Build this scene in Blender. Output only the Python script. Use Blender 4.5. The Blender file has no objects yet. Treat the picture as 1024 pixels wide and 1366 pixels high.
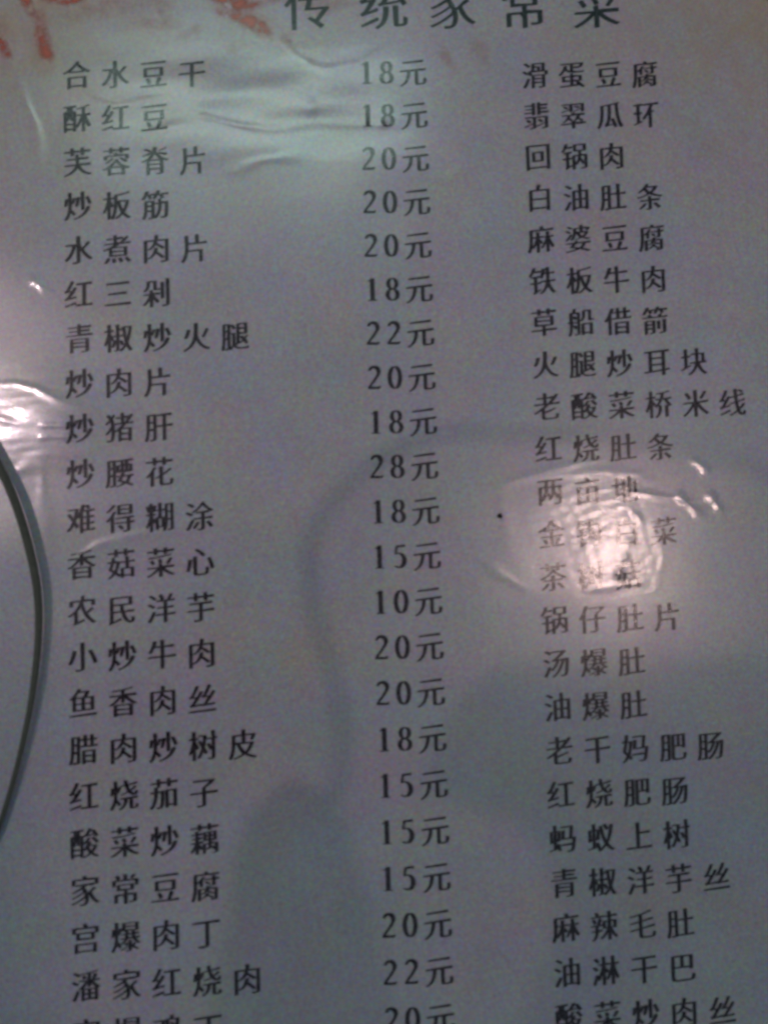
import bpy, math, random
import numpy as np
from mathutils import Vector

random.seed(7)
rng = np.random.default_rng(7)
sc = bpy.context.scene
col = sc.collection

# ------------------------------------------------------------------ camera
cd = bpy.data.cameras.new('camera')
cam = bpy.data.objects.new('camera', cd)
col.objects.link(cam)
cam.location = (0.0698080, -0.1363000, 0.2701467)
cam.rotation_euler = (0.05613734, -0.03818952, -0.02687199)
cd.sensor_fit = 'VERTICAL'
cd.sensor_height = 36.0
cd.lens = 36.0 * 1341.55 / 1366.0
cd.clip_start = 0.002
cd.clip_end = 20.0
cd.dof.use_dof = True
cd.dof.focus_distance = 0.324
cd.dof.aperture_fstop = cd.lens / 3.8          # a 3.8 mm wide opening
sc.camera = cam

# ------------------------------------------------------------------ world, exposure
w = bpy.data.worlds.new('World')
sc.world = w
w.use_nodes = True
bg = w.node_tree.nodes['Background']
bg.inputs['Color'].default_value = (0.62, 0.88, 1.10, 1)
bg.inputs['Strength'].default_value = 0.102
sc.view_settings.view_transform = 'Standard'
sc.view_settings.look = 'None'
sc.view_settings.exposure = -0.08
sc.view_settings.gamma = 1.0
sc.cycles.filter_width = 2.7
sc.cycles.sample_clamp_indirect = 4.0

PINK = (1.0, 0.69, 0.64, 1)
LAMP_BULB = (-0.8274, 0.2200, 2.0)
LAMP_GRILLE = (0.6434, -0.1136, 1.9)
BULB_STRENGTH = 490.0
GRILLE_STRENGTH = 48.0
PANEL_STRENGTH = 5.2

# ------------------------------------------------------------------ node helpers
def new_mat(name):
    m = bpy.data.materials.new(name)
    m.use_nodes = True
    nt = m.node_tree
    nt.nodes.clear()
    out = nt.nodes.new('ShaderNodeOutputMaterial')
    return m, nt, out

def N(nt, kind, **kw):
    n = nt.nodes.new(kind)
    for k, v in kw.items():
        setattr(n, k, v)
    return n

def mixc(nt, a, b, fac, blend='MIX'):
    n = nt.nodes.new('ShaderNodeMix')
    n.data_type = 'RGBA'
    n.blend_type = blend
    for sock, v in ((n.inputs[0], fac), (n.inputs[6], a), (n.inputs[7], b)):
        if isinstance(v, bpy.types.NodeSocket):
            nt.links.new(v, sock)
        else:
            sock.default_value = v
    return n.outputs[2]

def mth(nt, op, a, b=0.0, c=None, clamp=False):
    n = nt.nodes.new('ShaderNodeMath')
    n.operation = op
    n.use_clamp = clamp
    for i, v in enumerate((a, b) if c is None else (a, b, c)):
        if isinstance(v, bpy.types.NodeSocket):
            nt.links.new(v, n.inputs[i])
        else:
            n.inputs[i].default_value = v
    return n.outputs[0]

def noise(nt, pos, scale, detail=2.0, rough=0.5):
    n = N(nt, 'ShaderNodeTexNoise')
    n.inputs['Scale'].default_value = scale
    n.inputs['Detail'].default_value = detail
    n.inputs['Roughness'].default_value = rough
    nt.links.new(pos, n.inputs['Vector'])
    return n

def film_coat(nt, bsdf, pos):
    """the glossy plastic laid over paper and print: same fine ripple in all of them"""
    mp = N(nt, 'ShaderNodeMapping')
    mp.inputs['Scale'].default_value = (1.0, 1.9, 1.0)
    mp.inputs['Rotation'].default_value = (0, 0, 0.25)
    nt.links.new(pos, mp.inputs['Vector'])
    a = noise(nt, mp.outputs[0], 260, 3, 0.55)
    b = noise(nt, pos, 1100, 2, 0.5)
    h = mth(nt, 'MULTIPLY_ADD', b.outputs['Fac'], 0.16, a.outputs['Fac'])
    bp = N(nt, 'ShaderNodeBump')
    bp.inputs['Strength'].default_value = 1.0
    bp.inputs['Distance'].default_value = 0.000036
    nt.links.new(h, bp.inputs['Height'])
    nt.links.new(bp.outputs[0], bsdf.inputs['Coat Normal'])
    bsdf.inputs['Coat Weight'].default_value = 1.0
    bsdf.inputs['Coat IOR'].default_value = 1.5
    # smudges: greasy patches of the plastic are duller
    s = noise(nt, pos, 38, 4, 0.6)
    r = mth(nt, 'MULTIPLY_ADD', s.outputs['Fac'], 0.12, 0.045)
    # the film is scuffed milky near the head of the sheet
    sp = N(nt, 'ShaderNodeSeparateXYZ')
    nt.links.new(pos, sp.inputs[0])
    ex = mth(nt, 'MULTIPLY', mth(nt, 'SUBTRACT', sp.outputs[0], 0.05), 18.0)
    ey = mth(nt, 'MULTIPLY', mth(nt, 'ADD', sp.outputs[1], 0.008), 30.0)
    q = mth(nt, 'ADD', mth(nt, 'MULTIPLY', ex, ex), mth(nt, 'MULTIPLY', ey, ey))
    q = mth(nt, 'SUBTRACT', 1.0, q, clamp=True)
    r = mth(nt, 'MULTIPLY_ADD', q, 0.09, r)
    nt.links.new(r, bsdf.inputs['Coat Roughness'])

def grain(nt, pos, base, amount):
    """coloured mottling of the cheap printed paper"""
    def mul(c, n, amt):
        sub = N(nt, 'ShaderNodeVectorMath', operation='MULTIPLY_ADD')
        nt.links.new(n.outputs['Color'], sub.inputs[0])
        sub.inputs[1].default_value = (amt, amt * 0.8, amt * 1.1)
        sub.inputs[2].default_value = (1 - amt / 2, 1 - amt * 0.4, 1 - amt * 0.55)
        return mixc(nt, c, sub.outputs[0], 1.0, 'MULTIPLY')
    c = mul(base, noise(nt, pos, 2300, 1.5, 0.6), amount)
    c = mul(c, noise(nt, pos, 1000, 2, 0.6), amount * 0.75)
    return mul(c, noise(nt, pos, 55, 3, 0.6), amount * 0.35)

def paper_material():
    m, nt, out = new_mat('printed_paper')
    g = N(nt, 'ShaderNodeNewGeometry')
    pos = g.outputs['Position']
    sep = N(nt, 'ShaderNodeSeparateXYZ')
    nt.links.new(pos, sep.inputs[0])
    base = grain(nt, pos, (0.73, 0.70, 0.75, 1), 1.35)
    # the ochre print that fades in from the head corners of the sheet
    def corner(cx, cy, rad):
        dx = mth(nt, 'SUBTRACT', sep.outputs[0], cx)
        dy = mth(nt, 'SUBTRACT', sep.outputs[1], cy)
        dx = mth(nt, 'MULTIPLY', dx, dx); dy = mth(nt, 'MULTIPLY', dy, dy)
        d = mth(nt, 'SQRT', mth(nt, 'ADD', dx, dy))
        f = mth(nt, 'DIVIDE', d, rad)
        f = mth(nt, 'SUBTRACT', 1.0, f, clamp=True)
        return mth(nt, 'POWER', f, 1.3)
    nn = noise(nt, pos, 130, 5, 0.7)
    tex = mth(nt, 'MULTIPLY_ADD', nn.outputs['Fac'], 2.4, -0.45, clamp=True)
    f1 = mth(nt, 'MULTIPLY', corner(-0.040, 0.040, 0.105), tex)
    f2 = mth(nt, 'MULTIPLY', corner(0.225, 0.045, 0.120), tex)
    c = mixc(nt, base, (0.78, 0.56, 0.14, 1), mth(nt, 'MULTIPLY', f1, 0.75, clamp=True))
    c = mixc(nt, c, (0.72, 0.44, 0.11, 1), mth(nt, 'MULTIPLY', f2, 0.95, clamp=True))
    b = N(nt, 'ShaderNodeBsdfPrincipled')
    nt.links.new(c, b.inputs['Base Color'])
    b.inputs['Roughness'].default_value = 0.235
    b.inputs['IOR'].default_value = 1.6
    b.inputs['Specular IOR Level'].default_value = 0.8
    film_coat(nt, b, pos)
    nt.links.new(b.outputs[0], out.inputs[0])
    return m

def ink_material(name, colour, cover=0.93):
    """ink soaked into the paper, a little patchy"""
    m, nt, out = new_mat(name)
    g = N(nt, 'ShaderNodeNewGeometry')
    pos = g.outputs['Position']
    n = noise(nt, pos, 1500, 3, 0.7)
    f = mth(nt, 'MULTIPLY_ADD', n.outputs['Fac'], 0.5, cover - 0.22, clamp=True)
    c = mixc(nt, (0.73, 0.70, 0.75, 1), grain(nt, pos, colour, 0.35), f)
    b = N(nt, 'ShaderNodeBsdfPrincipled')
    nt.links.new(c, b.inputs['Base Color'])
    b.inputs['Roughness'].default_value = 0.235
    b.inputs['IOR'].default_value = 1.6
    b.inputs['Specular IOR Level'].default_value = 0.4
    film_coat(nt, b, pos)
    nt.links.new(b.outputs[0], out.inputs[0])
    return m

def brush_material(name, colour, dens):
    """dry brush print: broken edges, paper showing through; UV.y = across, UV.x = along"""
    m, nt, out = new_mat(name)
    g = N(nt, 'ShaderNodeNewGeometry')
    pos = g.outputs['Position']
    uv = N(nt, 'ShaderNodeUVMap')
    sep = N(nt, 'ShaderNodeSeparateXYZ')
    nt.links.new(uv.outputs[0], sep.inputs[0])
    def tri(s):
        t = mth(nt, 'ABSOLUTE', mth(nt, 'MULTIPLY_ADD', s, 2.0, -1.0))
        return mth(nt, 'SUBTRACT', 1.0, mth(nt, 'POWER', t, 1.6), clamp=True)
    edge = mth(nt, 'MULTIPLY', tri(sep.outputs[0]), tri(sep.outputs[1]))
    n = noise(nt, pos, 300, 3, 0.6)
    k = mth(nt, 'MULTIPLY_ADD', n.outputs['Fac'], 3.0, -0.95, clamp=True)
    a = mth(nt, 'MULTIPLY', mth(nt, 'MULTIPLY', edge, k), dens, clamp=True)
    b = N(nt, 'ShaderNodeBsdfPrincipled')
    b.inputs['Roughness'].default_value = 0.235
    b.inputs['IOR'].default_value = 1.6
    b.inputs['Specular IOR Level'].default_value = 0.8
    nt.links.new(grain(nt, pos, colour, 0.4), b.inputs['Base Color'])
    film_coat(nt, b, pos)
    tr = N(nt, 'ShaderNodeBsdfTransparent')
    mx = N(nt, 'ShaderNodeMixShader')
    nt.links.new(a, mx.inputs[0]); nt.links.new(tr.outputs[0], mx.inputs[1]); nt.links.new(b.outputs[0], mx.inputs[2])
    nt.links.new(mx.outputs[0], out.inputs[0])
    return m

def plain(name, colour, rough=0.5, metal=0.0, nscale=300, var=0.25, bump=0.0):
    m, nt, out = new_mat(name)
    tc = N(nt, 'ShaderNodeTexCoord')
    n = noise(nt, tc.outputs['Object'], nscale, 4, 0.6)
    dark = tuple(x * (1 - var) for x in colour[:3]) + (1,)
    b = N(nt, 'ShaderNodeBsdfPrincipled')
    nt.links.new(mixc(nt, dark, colour, n.outputs['Fac']), b.inputs['Base Color'])
    b.inputs['Roughness'].default_value = rough
    b.inputs['Metallic'].default_value = metal
    if bump:
        bp = N(nt, 'ShaderNodeBump')
        bp.inputs['Distance'].default_value = bump
        nt.links.new(n.outputs['Fac'], bp.inputs['Height'])
        nt.links.new(bp.outputs[0], b.inputs['Normal'])
    nt.links.new(b.outputs[0], out.inputs[0])
    return m

def glow(name, colour, strength):
    m, nt, out = new_mat(name)
    e = N(nt, 'ShaderNodeEmission')
    e.inputs[0].default_value = colour
    e.inputs[1].default_value = strength
    nt.links.new(e.outputs[0], out.inputs[0])
    return m

M_PAPER = paper_material()
M_INK = ink_material('dark_ink', (0.018, 0.007, 0.015, 1))
M_TITLE = ink_material('title_ink', (0.020, 0.045, 0.035, 1), 0.93)
M_RED = brush_material('red_print', (0.90, 0.13, 0.06, 1), 1.25)
M_FAINT = brush_material('faint_orange_print', (0.85, 0.30, 0.15, 1), 0.30)

# ------------------------------------------------------------------ object helpers
def link(name, me, mat=None, parent=None):
    o = bpy.data.objects.new(name, me)
    col.objects.link(o)
    if mat:
        me.materials.append(mat)
    if parent:
        o.parent = parent
    return o

def mesh(name, V, F, smooth=False):
    me = bpy.data.meshes.new(name)
    me.from_pydata([tuple(map(float, v)) for v in V], [], F)
    if smooth:
        me.polygons.foreach_set('use_smooth', [True] * len(me.polygons))
    me.update()
    return me

def tag(o, label, cat, group=None):
    o['label'] = label
    o['category'] = cat
    if group:
        o['group'] = group

def thing(name, label, cat, loc=(0, 0, 0)):
    o = bpy.data.objects.new(name, None)
    col.objects.link(o)
    o.location = loc
    o.empty_display_size = 0.02
    tag(o, label, cat)
    return o

def box(x0, x1, y0, y1, z0, z1):
    V = [(x, y, z) for z in (z0, z1) for y in (y0, y1) for x in (x0, x1)]
    F = [(0, 2, 3, 1), (4, 5, 7, 6), (0, 1, 5, 4), (2, 6, 7, 3), (0, 4, 6, 2), (1, 3, 7, 5)]
    return V, F

def rounded_slab(x0, x1, y0, y1, z0, z1, r, n=8, bev=0.0012):
    pts = []
    for cx, cy, a0 in ((x1 - r, y1 - r, 0), (x0 + r, y1 - r, 90), (x0 + r, y0 + r, 180), (x1 - r, y0 + r, 270)):
        for i in range(n + 1):
            a = math.radians(a0 + 90 * i / n)
            pts.append((cx, cy, math.cos(a), math.sin(a)))
    V, F = [], []
    rings = [(z0, r - bev), (z0 + bev, r), (z1 - bev, r), (z1, r - bev)]
    for z, rr in rings:
        for cx, cy, c, s in pts:
            V.append((cx + rr * c, cy + rr * s, z))
    m = len(pts)
    for k in range(3):
        for i in range(m):
            j = (i + 1) % m
            F.append((k * m + i, k * m + j, (k + 1) * m + j, (k + 1) * m + i))
    F.append(tuple(range(m - 1, -1, -1)))
    F.append(tuple(range(3 * m, 4 * m)))
    return V, F

def tube(path, radii, seg=16, sub=8):
    """smooth tube through the points (Catmull-Rom)"""
    P = [Vector(p) for p in path]
    P = [P[0] * 2 - P[1]] + P + [P[-1] * 2 - P[-2]]
    R = [radii[0]] + list(radii) + [radii[-1]]
    C, W = [], []
    for i in range(1, len(P) - 2):
        for k in range(sub):
            t = k / sub
            a, b, c, d = P[i - 1:i + 3]
            C.append(0.5 * ((2 * b) + (c - a) * t + (2 * a - 5 * b + 4 * c - d) * t * t + (3 * b - a - 3 * c + d) * t ** 3))
            W.append(R[i] * (1 - t) + R[i + 1] * t)
    C.append(P[-2]); W.append(R[-2])
    V, F = [], []
    up = Vector((0, 0, 1))
    for i, c in enumerate(C):
        t = (C[min(i + 1, len(C) - 1)] - C[max(i - 1, 0)]).normalized()
        u = (up - t * up.dot(t))
        u = u.normalized() if u.length > 1e-4 else t.orthogonal().normalized()
        v = t.cross(u)
        up = u
        for k in range(seg):
            a = 2 * math.pi * k / seg
            V.append(c + (u * math.cos(a) + v * math.sin(a)) * W[i])
    for i in range(len(C) - 1):
        for k in range(seg):
            q = (k + 1) % seg
            F.append((i * seg + k, i * seg + q, (i + 1) * seg + q, (i + 1) * seg + k))
    F.append(tuple(range(seg - 1, -1, -1)))
    F.append(tuple(range((len(C) - 1) * seg, len(C) * seg)))
    return V, F

# ------------------------------------------------------------------ relief of the laminated sheet (mm)
RIDGES = [
    ([(126.2, -112.9), (137.6, -111.6), (148.9, -112.4), (154.3, -115.4)], 0.025, 1.4),
    ([(106.6, -117.4), (117.0, -113.5), (128.3, -110.7), (139.7, -108.3)], 0.04, 1.5),
    ([(146.0, -117.3), (155.8, -119.0), (166.1, -120.4)], 0.06, 0.8),
    ([(159.6, -117.6), (163.0, -121.2), (167.5, -125.0)], 0.11, 1.1),
    ([(168.7, -117.8), (172.6, -123.5)], 0.12, 1.2),
    ([(164.9, -108.9), (170.2, -113.1)], 0.11, 1.2),
    ([(106.1, -134.6), (111.0, -138.7), (119.0, -143.6)], 0.06, 1.6),
    ([(147.0, -122.0), (151.0, -126.2)], 0.06, 0.8),
    ([(153.9, -124.6), (156.0, -134.9), (153.0, -147.0)], 0.015, 1.6),
    ([(130.2, -144.3), (142.5, -143.0), (150.7, -142.0)], 0.03, 0.8),
    ([(117.2, -105.4), (112.7, -117.5), (114.2, -133.8), (121.9, -146.1)], 0.025, 4),
    ([(-27.1, -85.2), (-17.2, -84.4), (-11.3, -86.2), (-5.4, -89.5), (2.5, -92.7), (11.5, -95.3)], 0.1, 1),
    ([(-11.0, -96.1), (-0.5, -96.3)], 0.12, 0.7),
    ([(-11.4, -99.3), (-0.9, -99.1)], 0.12, 0.7),
    ([(-29.1, -91.7), (-15.7, -95.6)], 0.08, 1),
    ([(-10.4, -102.5), (-10.0, -118.6), (-8.5, -134.5)], 0.05, 2.4),
    ([(-2.8, -132.3), (4.1, -128.3), (16.0, -125.6), (30.9, -125.2)], 0.1, 1.2),
    ([(-13.0, -55.8), (-8.7, -59.6)], 0.14, 1),
    ([(1.9, -4.6), (9.5, -7.4), (15.6, -6.0), (28.9, -4.6)], 0.05, 1),
    ([(24.7, -8.2), (33.8, -11.8), (44.0, -14.6), (52.1, -15.6), (64.5, -14.0), (87.1, -15.1)], 0.08, 1.4),
    ([(15.5, -17.9), (27.7, -13.9), (40.0, -10.8)], 0.06, 2.2),
    ([(39.7, -28.0), (49.9, -24.3), (61.2, -23.2)], 0.07, 1.6),
    ([(53.7, 12.3), (59.8, 4.9), (66.9, 1.2), (77.2, 2.4), (86.7, 8.9)], 0.05, 1.2),
    ([(-16.7, 0.1), (-11.1, -13.5), (-9.8, -27.0)], 0.06, 1.6),
    ([(99.1, -30.4), (109.6, -25.2)], 0.05, 1.5),
    ([(-21.3, -110.3), (-9.5, -104.5), (8.4, -102.9)], 0.05, 3),
    ([(61.8, -131.4), (67.7, -134.6)], 0.05, 1),
]
BUMPS = [ (-6.4, -92.9, 0.46, 13), (146.4, -131.2, 0.05, 1.3), (145.5, -135.2, 0.06, 1.2), (143.8, -139.6, 0.09, 1.5), (63.5, -10.0, 0.1, 2), (83.4, -14.6, 0.12, 0.9), (63.6, 2.1, 0.09, 0.8), (104.8, 19.5, 0.08, 0.9), (138.8, -133.4, 0.03, 6), (46.1, -10.9, 0.35, 20), (4.1, -130.9, 0.06, 0.9), (64.8, 1.6, 0.05, 7) ]
WAVES = []
for k in range(14):
    lam = rng.uniform(22, 75); a = rng.uniform(0, math.pi)
    WAVES.append((math.cos(a) / lam, math.sin(a) / lam, rng.uniform(0, 6.28), 0.00030 * lam))

def relief(x, y):
    """height in metres at x, y (metres)"""
    X = np.asarray(x) * 1000.0; Y = np.asarray(y) * 1000.0
    h = np.zeros_like(X)
    for kx, ky, ph, A in WAVES:
        h += A * np.sin(2 * math.pi * (kx * X + ky * Y) + ph)
    # the loose film near the head of the sheet ripples more
    top = np.exp(-((X - 45) / 45) ** 2 - ((Y + 9) / 13) ** 2)
    h += top * 0.10 * (np.sin(Y * 0.36 + X * 0.05 + 1.0) + 0.22 * np.sin(Y * 0.75 - X * 0.16) + 0.12 * np.sin(X * 0.4 + Y * 0.2))
    left = np.exp(-((X + 12) / 16) ** 2 - ((Y + 97) / 16) ** 2)
    h += left * 0.013 * np.sin(Y * 1.9 + 1.6 * np.sin(X * 0.21) + 1.3 * np.sin(Y * 0.43)) * (0.6 + 0.4 * np.sin(X * 0.5 + Y * 0.9)) + left * 0.004 * (0.2 * np.sin(X * 0.5 + 0.4) + np.sin(Y * 0.9 + X * 0.2))
    lamp = np.exp(-((X - 142) / 24) ** 2 - ((Y + 124) / 20) ** 2)
    h += lamp * 0.0035 * (np.sin(X * 1.9 + Y * 0.5) + np.sin(Y * 2.3 - X * 0.4) + np.sin(X * 1.1 - Y * 1.5))
    for pts, A, wd in RIDGES:
        n = len(pts) - 1
        best = np.full(X.shape, 1e9); tt = np.zeros_like(X)
        for i in range(n):
            ax, ay = pts[i]; bx, by = pts[i + 1]
            dx, dy = bx - ax, by - ay
            t = np.clip(((X - ax) * dx + (Y - ay) * dy) / (dx * dx + dy * dy), 0, 1)
            d = (X - ax - t * dx) ** 2 + (Y - ay - t * dy) ** 2
            u = (i + t) / n
            m = d < best
            best = np.where(m, d, best); tt = np.where(m, u, tt)
        ww = wd * (0.75 + 0.35 * np.sin(tt * 9 + ax))
        h += A * np.exp(-best / (ww * ww)) * np.clip(4 * tt * (1 - tt) + 0.12, 0, 1)
    for bx, by, A, wd in BUMPS:
        h += A * np.exp(-((X - bx) ** 2 + 1.3 * (Y - by) ** 2) / (wd * wd))
    return h * 0.001

# the table under it
V, F = box(-0.45, 0.65, -0.62, 0.42, -0.03, -0.0016)
tbl = link('table_top', mesh('table_top', V, F), plain('table_wood', (0.16, 0.08, 0.04, 1), 0.4, 0, 40, 0.4))
tbl['kind'] = 'structure'

menu = thing('menu', 'laminated paper restaurant menu lying flat, dark Chinese dish names and prices in columns', 'menu')

X0, X1, Y0, Y1 = -0.048, 0.236, -0.305, 0.048
nx, ny = 474, 589
gx = np.linspace(X0, X1, nx); gy = np.linspace(Y0, Y1, ny)
GX, GY = np.meshgrid(gx, gy)
GZ = relief(GX, GY)
BOTTOM = -0.0013
top = np.stack([GX.ravel(), GY.ravel(), GZ.ravel()], 1)
idx = np.arange(nx * ny).reshape(ny, nx)
quads = np.stack([idx[:-1, :-1].ravel(), idx[:-1, 1:].ravel(), idx[1:, 1:].ravel(), idx[1:, :-1].ravel()], 1)
border = list(idx[0, :]) + list(idx[1:, -1]) + list(idx[-1, :-1][::-1]) + list(idx[1:-1, 0][::-1])
base = len(top)
low = np.array([[top[b][0], top[b][1], BOTTOM] for b in border])
nb = len(border)
side = [[border[i], base + i, base + (i + 1) % nb, border[(i + 1) % nb]] for i in range(nb)]
me = bpy.data.meshes.new('sheet')
AV = np.vstack([top, low]); AF = np.vstack([quads, np.array(side)])
me.vertices.add(len(AV)); me.vertices.foreach_set('co', AV.astype(np.float32).ravel())
me.loops.add(AF.size); me.loops.foreach_set('vertex_index', AF.astype(np.int32).ravel())
me.polygons.add(len(AF)); me.polygons.foreach_set('loop_start', np.arange(0, AF.size, 4, dtype=np.int32))
me.update(calc_edges=True)
sm = np.ones(len(AF), dtype=bool); sm[len(quads):] = False
me.polygons.foreach_set('use_smooth', sm)
sheet = link('laminated_sheet', me, M_PAPER, menu)
sheet['label'] = 'off-white laminated sheet with wrinkled glossy plastic film'

def press(V, off):
    """lay flat geometry on the sheet; returns vertices and the sheet's normals there"""
    V = np.array(V, float)
    e = 2e-4
    z = relief(V[:, 0], V[:, 1])
    zx = (relief(V[:, 0] + e, V[:, 1]) - relief(V[:, 0] - e, V[:, 1])) / (2 * e)
    zy = (relief(V[:, 0], V[:, 1] + e) - relief(V[:, 0], V[:, 1] - e)) / (2 * e)
    nrm = np.stack([-zx, -zy, np.ones_like(zx)], 1)
    nrm /= np.linalg.norm(nrm, axis=1)[:, None]
    V[:, 2] += z + off
    return V, nrm

def printed(name, V, F, mat, parent, off=0.00006, uv=None):
    V, nrm = press(V, off)
    me = mesh(name, V, F, smooth=True)
    me.normals_split_custom_set_from_vertices([tuple(n) for n in nrm])
    if uv is not None:
        lay = me.uv_layers.new(name='UVMap')
        for lp in me.loops:
            lay.data[lp.index].uv = uv[lp.vertex_index]
    return link(name, me, mat, parent)

# ------------------------------------------------------------------ characters
GLYPHS = {}
THIN, SIDE, SLANT = 0.012, -0.002, 0.080
def poly_area(V, F):
    return sum(0.5 * abs(sum(V[f[i]][0] * V[f[(i + 1) % len(f)]][1] - V[f[(i + 1) % len(f)]][0] * V[f[i]][1] for i in range(len(f)))) for f in F)

def glyph(ch):
    """strongest brush contrast whose outline still fills cleanly"""
    if ch not in GLYPHS:
        plain_shape = glyph_plain(ch)
        raw = poly_area(*plain_shape)
        for k in (1.0, 0.8, 0.6, 0.4, 0.2, 0.0, -1):
            if k < 0:
                g = plain_shape
                break
            g = glyph_at(ch, k)
            if poly_area(*g) > raw * (1 - 0.27 * k) and poly_area(*g) < raw * 1.12:
                break
        GLYPHS[ch] = g
        FITS[ch] = k
    return GLYPHS[ch]
FITS = {}

def glyph_plain(ch):
    tc = bpy.data.curves.new('g', 'FONT')
    tc.body = ch
    tc.resolution_u = 5
    to = bpy.data.objects.new('g', tc)
    col.objects.link(to)
    dg = bpy.context.evaluated_depsgraph_get()
    dg.update()
    te = to.evaluated_get(dg)
    me = te.to_mesh()
    V = [(v.co.x - 0.5, v.co.y - 0.38 + SLANT * (v.co.x - 0.5), 0) for v in me.vertices]
    F = [tuple(p.vertices) for p in me.polygons]
    te.to_mesh_clear()
    bpy.data.objects.remove(to); bpy.data.curves.remove(tc)
    return V, F

def glyph_at(ch, strength):
    """outline of the character, given brush-like contrast: thin rising horizontals, full verticals"""
    tc = bpy.data.curves.new('g', 'FONT')
    tc.body = ch
    to = bpy.data.objects.new('g', tc)
    col.objects.link(to)
    dg = bpy.context.evaluated_depsgraph_get()
    dg.update()
    src = to.evaluated_get(dg).to_curve(dg)
    cu = bpy.data.curves.new('c', 'CURVE')
    cu.dimensions = '2D'; cu.fill_mode = 'BOTH'; cu.resolution_u = 5
    for s in src.splines:
        bz = s.bezier_points
        n = len(bz)
        co = [Vector(p.co) for p in bz]
        hl = [Vector(p.handle_left) if p.handle_left_type != 'VECTOR' else None for p in bz]
        hr = [Vector(p.handle_right) if p.handle_right_type != 'VECTOR' else None for p in bz]
        area = sum(co[i].x * co[(i + 1) % n].y - co[(i + 1) % n].x * co[i].y for i in range(n))
        def tin(i):
            q = hl[i] if hl[i] is not None and (hl[i] - co[i]).length > 1e-5 else co[i - 1]
            return (co[i] - q).normalized()
        def tout(i):
            q = hr[i] if hr[i] is not None and (hr[i] - co[i]).length > 1e-5 else co[(i + 1) % n]
            return (q - co[i]).normalized()
        new = []
        for i in range(n):
            a, b = tin(i), tout(i)
            # interior lies to one side everywhere in the same sense (font winding)
            na, nb_ = Vector((a.y, -a.x)), Vector((b.y, -b.x))
            if FLIP: na, nb_ = -na, -nb_
            def pick(u, v):
                return u if abs(u) >= abs(v) else v
            dy = -THIN * pick(na.y, nb_.y)
            dx = -SIDE * pick(na.x, nb_.x)
            # end of a horizontal stroke pressed down: lift its upper right corner
            if na.y > 0.95 and nb_.x > 0.9:
                ln = (co[(i + 1) % n] - co[i]).length
                if ln < 0.12: dy += 0.026; dx -= 0.012
            if na.x > 0.9 and nb_.y > 0.95:
                ln = (co[i] - co[i - 1]).length
                if ln < 0.12: dy += 0.026; dx -= 0.012
            # head of a vertical stroke: slanted, left corner thrown out
            if (na.x < -0.9 and nb_.y > 0.95 and (co[(i + 1) % n] - co[i]).length < 0.12) or \
               (na.y > 0.95 and nb_.x < -0.9 and (co[i] - co[i - 1]).length < 0.12):
                dx -= 0.016; dy += 0.014
            new.append(Vector((dx * strength, dy * strength, 0)))
        sp = cu.splines.new('BEZIER')
        sp.bezier_points.add(n - 1)
        def T(v, d):
            x, y = v.x + d.x - 0.5, v.y + d.y - 0.38
            return (x, y + SLANT * x, 0)
        for i in range(n):
            p = sp.bezier_points[i]
            p.handle_left_type = 'FREE'; p.handle_right_type = 'FREE'
            p.co = T(co[i], new[i])
            prv, nxt = (i - 1) % n, (i + 1) % n
            straight_in = hl[i] is None or hr[prv] is None
            straight_out = hr[i] is None or hl[nxt] is None
            if straight_in:
                q = T(co[prv], new[prv]); p.handle_left = tuple(p.co[k] * 2 / 3 + q[k] / 3 for k in range(3))
            else:
                p.handle_left = T(hl[i], new[i])
            if straight_out:
                q = T(co[nxt], new[nxt]); p.handle_right = tuple(p.co[k] * 2 / 3 + q[k] / 3 for k in range(3))
            else:
                p.handle_right = T(hr[i], new[i])
        sp.use_cyclic_u = True
    co_ = bpy.data.objects.new('c', cu)
    col.objects.link(co_)
    dg.update()
    me = co_.evaluated_get(dg).to_mesh()
    V = [tuple(v.co) for v in me.vertices]
    F = [tuple(p.vertices) for p in me.polygons]
    co_.evaluated_get(dg).to_mesh_clear()
    for o, d in ((to, tc), (co_, cu)):
        bpy.data.objects.remove(o); bpy.data.curves.remove(d)
    return V, F
FLIP = False

def ribbon(path, wf, V, F, z):
    """brush line of varying width through path points"""
    P = [Vector((p[0], p[1])) for p in path]
    b = len(V)
    for i, p in enumerate(P):
        t = (P[min(i + 1, len(P) - 1)] - P[max(i - 1, 0)]).normalized()
        w_ = wf(i / (len(P) - 1), t) / 2
        n = Vector((-t.y, t.x))
        V.append((p.x + n.x * w_, p.y + n.y * w_, z)); V.append((p.x - n.x * w_, p.y - n.y * w_, z))
    for i in range(len(P) - 1):
        F.append((b + 2 * i, b + 2 * i + 1, b + 2 * i + 3, b + 2 * i + 2))

def ell(cx, cy, rx, ry, a0, a1, n=28):
    return [(cx + rx * math.cos(math.radians(a0 + (a1 - a0) * i / n)), cy + ry * math.sin(math.radians(a0 + (a1 - a0) * i / n))) for i in range(n + 1)]

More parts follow.
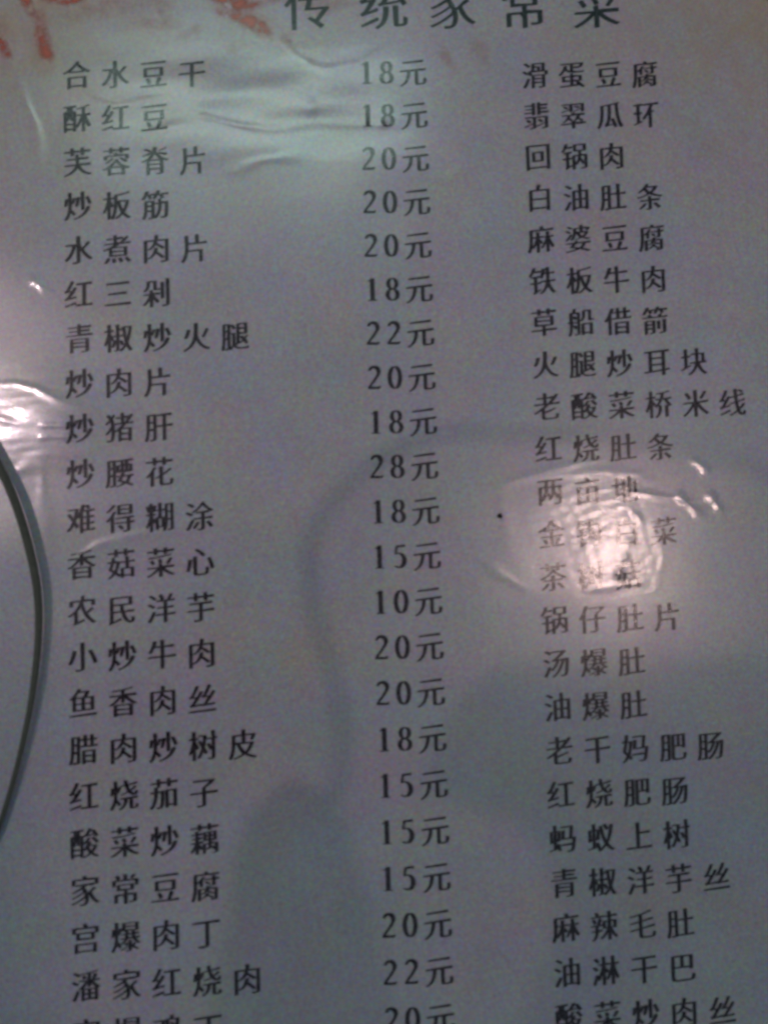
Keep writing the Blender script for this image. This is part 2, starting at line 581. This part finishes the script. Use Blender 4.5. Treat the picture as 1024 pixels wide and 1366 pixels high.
DIGITS = {}
def digit(ch):
    """roman numeral shapes with serif contrast; height 1 (-.5...5)"""
    if ch in DIGITS:
        return DIGITS[ch]
    V, F = [], []
    con = lambda lo, hi: (lambda u, t: lo - 0.01 + (hi - lo) * abs(t.y) ** 1.6)
    e = 0.004
    if ch == '0':
        ribbon(ell(0, 0, 0.205, 0.475, 90, 450, 44), con(0.05, 0.125), V, F, 0)
    elif ch == '8':
        ribbon(ell(0, 0.245, 0.165, 0.235, 90, 450, 36), con(0.05, 0.115), V, F, 0)
        ribbon(ell(0, -0.235, 0.200, 0.245, 90, 450, 36), con(0.05, 0.125), V, F, e)
    elif ch == '1':
        ribbon([(0.02, 0.49), (0.02, -0.48)], lambda u, t: 0.125, V, F, 0)
        ribbon([(-0.13, 0.36), (-0.04, 0.40), (0.03, 0.48)], lambda u, t: 0.05 + 0.02 * u, V, F, e)
        ribbon([(-0.13, -0.475), (0.17, -0.475)], lambda u, t: 0.045, V, F, 2 * e)
    elif ch == '2':
        p = ell(-0.005, 0.25, 0.185, 0.225, 165, -25, 24) + [(0.10, 0.04), (0.0, -0.12), (-0.12, -0.28), (-0.21, -0.42)]
        ribbon(p, lambda u, t: 0.05 + 0.085 * max(0, math.sin(min(u, 1) * math.pi)) ** 1.2, V, F, 0)
        ribbon([(-0.225, -0.435), (0.0, -0.435), (0.17, -0.44), (0.225, -0.36)], lambda u, t: (0.10, 0.11, 0.10, 0.03)[round(u * 3)], V, F, e)
    elif ch == '5':
        ribbon([(-0.10, 0.43), (0.19, 0.45)], lambda u, t: 0.09 + 0.02 * u, V, F, 0)
        ribbon([(-0.11, 0.46), (-0.165, 0.10)], lambda u, t: 0.05, V, F, e)
        p = [(-0.165, 0.09), (-0.07, 0.14)] + ell(-0.03, -0.17, 0.20, 0.30, 75, -90, 22) + [(-0.12, -0.45), (-0.20, -0.41)]
        ribbon(p, lambda u, t: 0.04 + 0.095 * max(0, math.sin(u * math.pi)) ** 1.1, V, F, 2 * e)
    DIGITS[ch] = (V, F)
    return DIGITS[ch]

CW, CH = 0.00775, 0.0084        # width and height of the character body
PITCH = 0.0104
def line(name, items, mat, parent, label=None, spread=1.0):
    """items: (character, x, y, width, height, is_digit)"""
    V, F = [], []
    for ch, x, y, cw, chh, dg_ in items:
        gv, gf = digit(ch) if dg_ else glyph(ch)
        a = random.uniform(-0.008, 0.008); ca, sa = math.cos(a), math.sin(a)
        # two passes a hair apart: the ink has spread sideways
        for q, (sx, sy) in enumerate(((-0.026, -0.007), (0.0, 0.0), (0.026, 0.008)) if not dg_ else ((-0.030, 0), (0.030, 0.004))):
            b = len(V)
            for p in gv:
                px, py = (p[0] + sx * spread) * cw, (p[1] + sy * spread) * chh
                V.append((x + px * ca - py * sa, y + px * sa + py * ca, p[2] * 0.002 + q * 0.000025))
            F += [tuple(b + i for i in f) for f in gf]
    o = printed(name, V, F, mat, parent)
    if label:
        o['label'] = label
    return o

LEFT = ['合水豆干', '酥红豆', '芙蓉脊片', '炒板筋', '水煮肉片', '红三剁', '青椒炒火腿', '炒肉片', '炒猪肝', '炒腰花', '难得糊涂',
        '香菇菜心', '农民洋芋', '小炒牛肉', '鱼香肉丝', '腊肉炒树皮', '红烧茄子', '酸菜炒藕', '家常豆腐', '宫爆肉丁', '潘家红烧肉', '宫爆鸡丁']
PRICE = [18, 18, 20, 20, 20, 18, 22, 20, 18, 28, 18, 15, 10, 20, 20, 18, 15, 15, 15, 20, 22, 20]
RIGHT = ['滑蛋豆腐', '翡翠瓜环', '回锅肉', '白油肚条', '麻婆豆腐', '铁板牛肉', '草船借箭', '火腿炒耳块', '老酸菜桥米线', '红烧肚条', '两亩地',
         '金钩白菜', '茶树菇', '锅仔肚片', '汤爆肚', '油爆肚', '老干妈肥肠', '红烧肥肠', '蚂蚁上树', '青椒洋芋丝', '麻辣毛肚', '油淋干巴', '酸菜炒肉丝']
S1, S2 = 0.01213090, 0.01159030
for r, t in enumerate(LEFT):
    y = -S1 * r
    line('dish_name', [(c, PITCH * i, y, CW, CH, False) for i, c in enumerate(t)], M_INK, menu, 'printed dish name %s in the left column' % t)
    p = str(PRICE[r])
    line('price', [(p[0], 0.0788696, y, 0.0069, 0.0063, True), (p[1], 0.0788696 + 0.0056, y, 0.0069, 0.0063, True),
                   ('元', 0.0917760, y, CW, CH, False)], M_INK, menu, 'printed price %s元 level with %s' % (p, t))
for r, t in enumerate(RIGHT):
    y = -0.0010314 - S2 * r
    line('dish_name', [(c, 0.1256775 + PITCH * i * 0.985, y, CW * 0.97, CH * 0.97, False) for i, c in enumerate(t)], M_INK, menu,
         'printed dish name %s in the right column' % t)
line('title', [(c, x, 0.0192, 0.0138, 0.0150, False) for c, x in zip('传统家常菜', (0.0636, 0.0843, 0.1031, 0.1232, 0.1436))], M_TITLE, menu,
     'large dark green heading 传统家常菜 at the head of the menu', 0.5)

LAYER = [0.00001]
def stroke_print(name, path, widths, mat, label=None):
    LAYER[0] += 0.0000025
    P = [Vector(p) / 1000 for p in path]
    Q, W = [], []
    for i in range(len(P) - 1):
        for k in range(6):
            t = k / 6
            Q.append(P[i].lerp(P[i + 1], t)); W.append((widths[i] * (1 - t) + widths[i + 1] * t) / 1000)
    Q.append(P[-1]); W.append(widths[-1] / 1000)
    V, F, uv = [], [], []
    rows = 5
    for i, q in enumerate(Q):
        t = (Q[min(i + 1, len(Q) - 1)] - Q[max(i - 1, 0)]).normalized()
        n = Vector((-t.y, t.x))
        for j in range(rows):
            s = j / (rows - 1)
            p = q + n * (s - 0.5) * W[i]
            V.append((p.x, p.y, 0)); uv.append((i / (len(Q) - 1), s))
    for i in range(len(Q) - 1):
        for j in range(rows - 1):
            a = i * rows + j
            F.append((a, a + rows, a + rows + 1, a + 1))
    o = printed(name, V, F, mat, menu, LAYER[0], uv)
    if label:
        o['label'] = label

STROKES = [
    ([(-17, 28), (-13.5, 21), (-11.5, 16)], (3, 4, 3), M_RED),
    ([(-10.5, 19), (-9.5, 12), (-8, 6), (-7, 3)], (4.5, 5, 5, 2.5), M_RED),
    ([(-11, 22), (-2, 20.5), (6, 24)], (3, 3, 5), M_RED),
    ([(-23, 14), (-19.5, 8), (-18, 4)], (3, 3.5, 3), M_RED),
    ([(30, 30), (38, 23), (45, 19), (60, 24)], (4, 6, 5, 4), M_RED),
    ([(36, 19), (43, 17), (50, 13), (54, 9)], (3, 5, 5, 3), M_RED),
    ([(47, 22), (42, 18)], (4, 4), M_RED),
]
for p, w_, m_ in STROKES:
    stroke_print('red_brush_print', p, w_, m_)
for p, w_, m_ in [
    ([(36, 16), (32, 12), (27, 9)], (3, 4, 4), M_FAINT),
    ([(38, 9.5), (43, 7.5), (47, 8.5)], (3, 5, 3), M_FAINT),
    ([(14, 16), (22, 13), (30, 15)], (3, 6, 3), M_FAINT),
    ([(99, 9), (101, 4), (105, -1)], (3, 4, 3), M_FAINT),
    ([(107, 10), (111, 6), (112, 1)], (4, 6, 3), M_FAINT),
    ([(20, 22), (24, 18), (26, 12)], (3, 5, 3), M_FAINT),
    ([(52, 24), (66, 19), (80, 23)], (8, 8, 6), M_FAINT),
    ([(60, 14), (56, 9), (60, 5)], (4, 5, 4), M_FAINT),
    ([(-18, 20), (-4, 16), (10, 20), (28, 21)], (8, 7, 8, 7), M_FAINT),
    ([(-22, 20), (-19, 10), (-20, 0)], (6, 7, 5), M_FAINT),
    ([(-12, 16), (-9, 6), (-9, -1)], (9, 9, 6), M_FAINT),
    ([(34, 22), (46, 17), (57, 9)], (9, 10, 7), M_FAINT)]:
    stroke_print('faint_brush_print', p, w_, m_)


# ------------------------------------------------------------------ dark cord lying over the left edge
arc = [(-0.052, -0.060, 0.0030), (-0.038, -0.0760, 0.0040), (-0.0271, -0.0941, 0.0045), (-0.0215, -0.1043, 0.0046), (-0.0163, -0.1154, 0.0045), (-0.0125, -0.1285, 0.0042),
       (-0.0105, -0.1404, 0.0038), (-0.0105, -0.1523, 0.0034), (-0.0121, -0.1659, 0.0030), (-0.0147, -0.1785, 0.0026),
       (-0.0181, -0.191, 0.0022), (-0.0222, -0.2025, 0.0020), (-0.0282, -0.2138, 0.0019), (-0.046, -0.236, 0.0018), (-0.075, -0.262, 0.0005)]
rad = [0.62 * q for q in [0.0019, 0.0019, 0.0019, 0.0019, 0.0019, 0.0018, 0.0017, 0.0015, 0.0014, 0.0012, 0.0011, 0.0011, 0.0011, 0.0011, 0.0011]]
V, F = tube(arc, rad)
cord = link('cord', mesh('cord', V, F, True), plain('cord_sleeve', (0.22, 0.23, 0.18, 1), 1.0, 0, 700, 0.5, 0.0003))
tag(cord, 'dark green-brown cord curving over the left edge of the menu', 'cord')

# a crumb on the sheet
V, F = [], []
rr = 0.00065
for i in range(9):
    th = math.pi * i / 8
    for k in range(12):
        a = 2 * math.pi * k / 12
        q = rr * (1 + 0.22 * math.sin(3 * a + i))
        V.append((0.1117 + q * math.sin(th) * math.cos(a), -0.1232 + q * math.sin(th) * math.sin(a), 0.00045 + 0.7 * rr * math.cos(th)))
for i in range(8):
    for k in range(12):
        q = (k + 1) % 12
        F.append((i * 12 + k, (i + 1) * 12 + k, (i + 1) * 12 + q, i * 12 + q))
z = float(relief(np.array([0.1117]), np.array([-0.1232]))[0])
V = [(a, b, c + z) for a, b, c in V]
crumb = link('crumb', mesh('crumb', V, F, True), plain('crumb_dark', (0.03, 0.022, 0.018, 1), 0.7))
tag(crumb, 'tiny dark speck on the blank paper right of the price column', 'speck')

# ------------------------------------------------------------------ the phone that takes the picture, its strap, and two added slabs shaping the soft shades
phone = thing('phone', 'phone held above the menu with added shadow-casting slabs, seen only by its shadow', 'phone', (0, 0, 0))
black = plain('black_plastic', (0.02, 0.02, 0.022, 1), 0.35)
def outline_slab(pts, z0, z1):
    C = []
    n = len(pts)
    for i in range(n):
        a, b, c, d = [Vector(pts[(i + k) % n]) for k in (-1, 0, 1, 2)]
        for k in range(5):
            t = k / 5
            C.append(0.5 * ((2 * b) + (c - a) * t + (2 * a - 5 * b + 4 * c - d) * t * t + (3 * b - a - 3 * c + d) * t ** 3))
    m = len(C)
    V = [(p.x, p.y, z0) for p in C] + [(p.x, p.y, z1) for p in C]
    F = [tuple(range(m))[::-1], tuple(range(m, 2 * m))] + [(i, (i + 1) % m, m + (i + 1) % m, m + i) for i in range(m)]
    return V, F
V, F = rounded_slab(0.0165, 0.0835, -0.257, -0.1085, 0.276, 0.287, 0.007)
link('body', mesh('body', V, F), black, phone)
V, F = outline_slab([(0.029, -0.1085), (0.0114, -0.1078), (-0.0044, -0.1091), (-0.0167, -0.1164), (-0.0239, -0.1263), (-0.0251, -0.1356),
                     (-0.0175, -0.1409), (-0.0057, -0.1464), (0.0009, -0.1567), (0.0021, -0.1702), (-0.0044, -0.1848), (-0.008, -0.2126), (-0.006, -0.2531), (0.029, -0.2573)], 0.279, 0.283)
V = [(a - 0.0129, b + 0.0013, c) for a, b, c in V]
link('side_shadow_caster', mesh('side_shadow_caster', V, F), plain('side_caster_brown', (0.05, 0.03, 0.025, 1), 0.6), phone)  # added unseen slab, outlined to cast the lower right shadow
strap = [(0.066, -0.075, 0.279), (0.058, -0.068, 0.245), (0.0449, -0.0700, 0.2), (0.0301, -0.0701, 0.2), (0.0155, -0.0689, 0.2), (0.0007, -0.0741, 0.2), (-0.0123, -0.0838, 0.2),
         (-0.0195, -0.0954, 0.2), (-0.0187, -0.109, 0.2), (-0.0158, -0.1234, 0.2), (-0.0131, -0.1377, 0.2), (-0.0140, -0.1519, 0.2), (-0.0200, -0.1606, 0.2)]
strap = [(0.060, -0.1105, 0.281), (0.062, -0.092, 0.282)] + strap
V, F = tube(strap, [0.0015] * len(strap), 10)
V = [(p[0] - 0.0091, p[1] + 0.001, p[2]) for p in V]
link('strap', mesh('strap', V, F, True), plain('strap_cord', (0.03, 0.03, 0.03, 1), 0.7), phone)
V, F = outline_slab([(-0.037, -0.1668), (-0.0328, -0.1574), (-0.0232, -0.1512), (-0.0155, -0.1568), (-0.0112, -0.1678), (-0.0073, -0.1854), (-0.0032, -0.215),
                     (-0.0006, -0.2491), (-0.0527, -0.2465), (-0.0441, -0.2012), (-0.0403, -0.1824)], 0.197, 0.203)
V = [(a - 0.0091, b + 0.001, c) for a, b, c in V]
link('blob_shadow_caster', mesh('blob_shadow_caster', V, F), plain('blob_caster_brown', (0.06, 0.04, 0.03, 1), 0.6), phone)  # added unseen slab, outlined to cast the rounded shadow at lower left

# ------------------------------------------------------------------ lamps of the room
lamp = thing('grille_lamp', 'square ceiling lamp with a grille, mirrored as the bright pink patch at right', 'lamp', LAMP_GRILLE)
hw, hl_ = 0.062, 0.076
V, F = box(-hw - .01, hw + .01, -hl_ - .01, hl_ + .01, 0.012, 0.06)
link('housing', mesh('housing', V, F), plain('white_enamel', (0.7, 0.7, 0.68, 1)), lamp)
V, F = box(-hw, hw, -hl_, hl_, 0.006, 0.010)
link('diffuser', mesh('diffuser', V, F), glow('lamp_glow', PINK, GRILLE_STRENGTH), lamp)
slat_m = plain('grille_metal', (0.35, 0.33, 0.32, 1), 0.4, 0.5)
VV, FF = box(-hw, hw, -0.0016, 0.0016, -0.004, 0.004)
sl = mesh('slat', VV, FF)
sl.materials.append(slat_m)
for k in range(6):
    o = bpy.data.objects.new('slat', sl); col.objects.link(o); o.parent = lamp
    o.location = (0, -hl_ + (k + 0.5) * 2 * hl_ / 6, 0)
VV, FF = box(-0.0016, 0.0016, -hl_, hl_, -0.0035, 0.0045)
sl = mesh('slat', VV, FF)
sl.materials.append(slat_m)
for k in range(5):
    o = bpy.data.objects.new('slat', sl); col.objects.link(o); o.parent = lamp
    o.location = (-hw + (k + 0.5) * 2 * hw / 5, 0, 0)

bulb = thing('bulb_lamp', 'warm bulb overhead, mirrored in the wrinkles at the left edge, with an added shade dimming the lower right', 'lamp', LAMP_BULB)
V, F = [], []
for i in range(17):
    th = math.pi * i / 16
    for k in range(24):
        a = 2 * math.pi * k / 24
        V.append((0.030 * math.sin(th) * math.cos(a), 0.030 * math.sin(th) * math.sin(a), 0.030 * math.cos(th)))
for i in range(16):
    for k in range(24):
        q = (k + 1) % 24
        F.append((i * 24 + k, (i + 1) * 24 + k, (i + 1) * 24 + q, i * 24 + q))
link('bulb', mesh('bulb', V, F, True), glow('bulb_glow', (1.0, 0.745, 0.79, 1), BULB_STRENGTH), bulb)
V, F = tube([(0, 0, 0.026), (0, 0, 0.05), (0, 0, 0.08)], [0.013, 0.014, 0.014], 20)
link('socket', mesh('socket', V, F, True), black, bulb)

SX, SY, SR = 0.0574, 0.240, 0.353  # added unseen shade: its rim dims the sheet towards the lower right
V, F = [], []
for (cx, cy, rad_, zz) in ((SX, SY, SR, -0.40), (SX, SY, SR - 0.003, -0.40), (0, 0, 0.075, 0.12), (0, 0, 0.078, 0.12)):
    for k in range(64):
        a = 2 * math.pi * k / 64
        V.append((cx + rad_ * math.cos(a), cy + rad_ * math.sin(a), zz))
for a_, b_ in ((0, 1), (1, 2), (2, 3), (3, 0)):
    for k in range(64):
        q = (k + 1) % 64
        F.append((a_ * 64 + k, a_ * 64 + q, b_ * 64 + q, b_ * 64 + k))
link('falloff_shade', mesh('falloff_shade', V, F), plain('falloff_shade_mat', (0.10, 0.09, 0.08, 1), 0.6), bulb)

panel = thing('daylight_panel', 'frosted greenish skylight, mirrored in the ripples at the head of the menu', 'skylight', (-0.143, 0.875, 1.9))
V, F = box(-0.30, 0.36, -0.11, 0.10, 0, 0.01)
link('pane', mesh('pane', V, F), glow('daylight', (0.68, 1.0, 0.88, 1), PANEL_STRENGTH), panel)
for x0, x1, y0, y1 in ((-0.32, -0.30, -0.13, 0.12), (0.36, 0.38, -0.13, 0.12), (-0.30, 0.36, -0.13, -0.11), (-0.30, 0.36, 0.10, 0.12)):
    V, F = box(x0, x1, y0, y1, -0.01, 0.02)
    link('frame', mesh('frame', V, F), plain('frame_white', (0.7, 0.72, 0.7, 1)), panel)
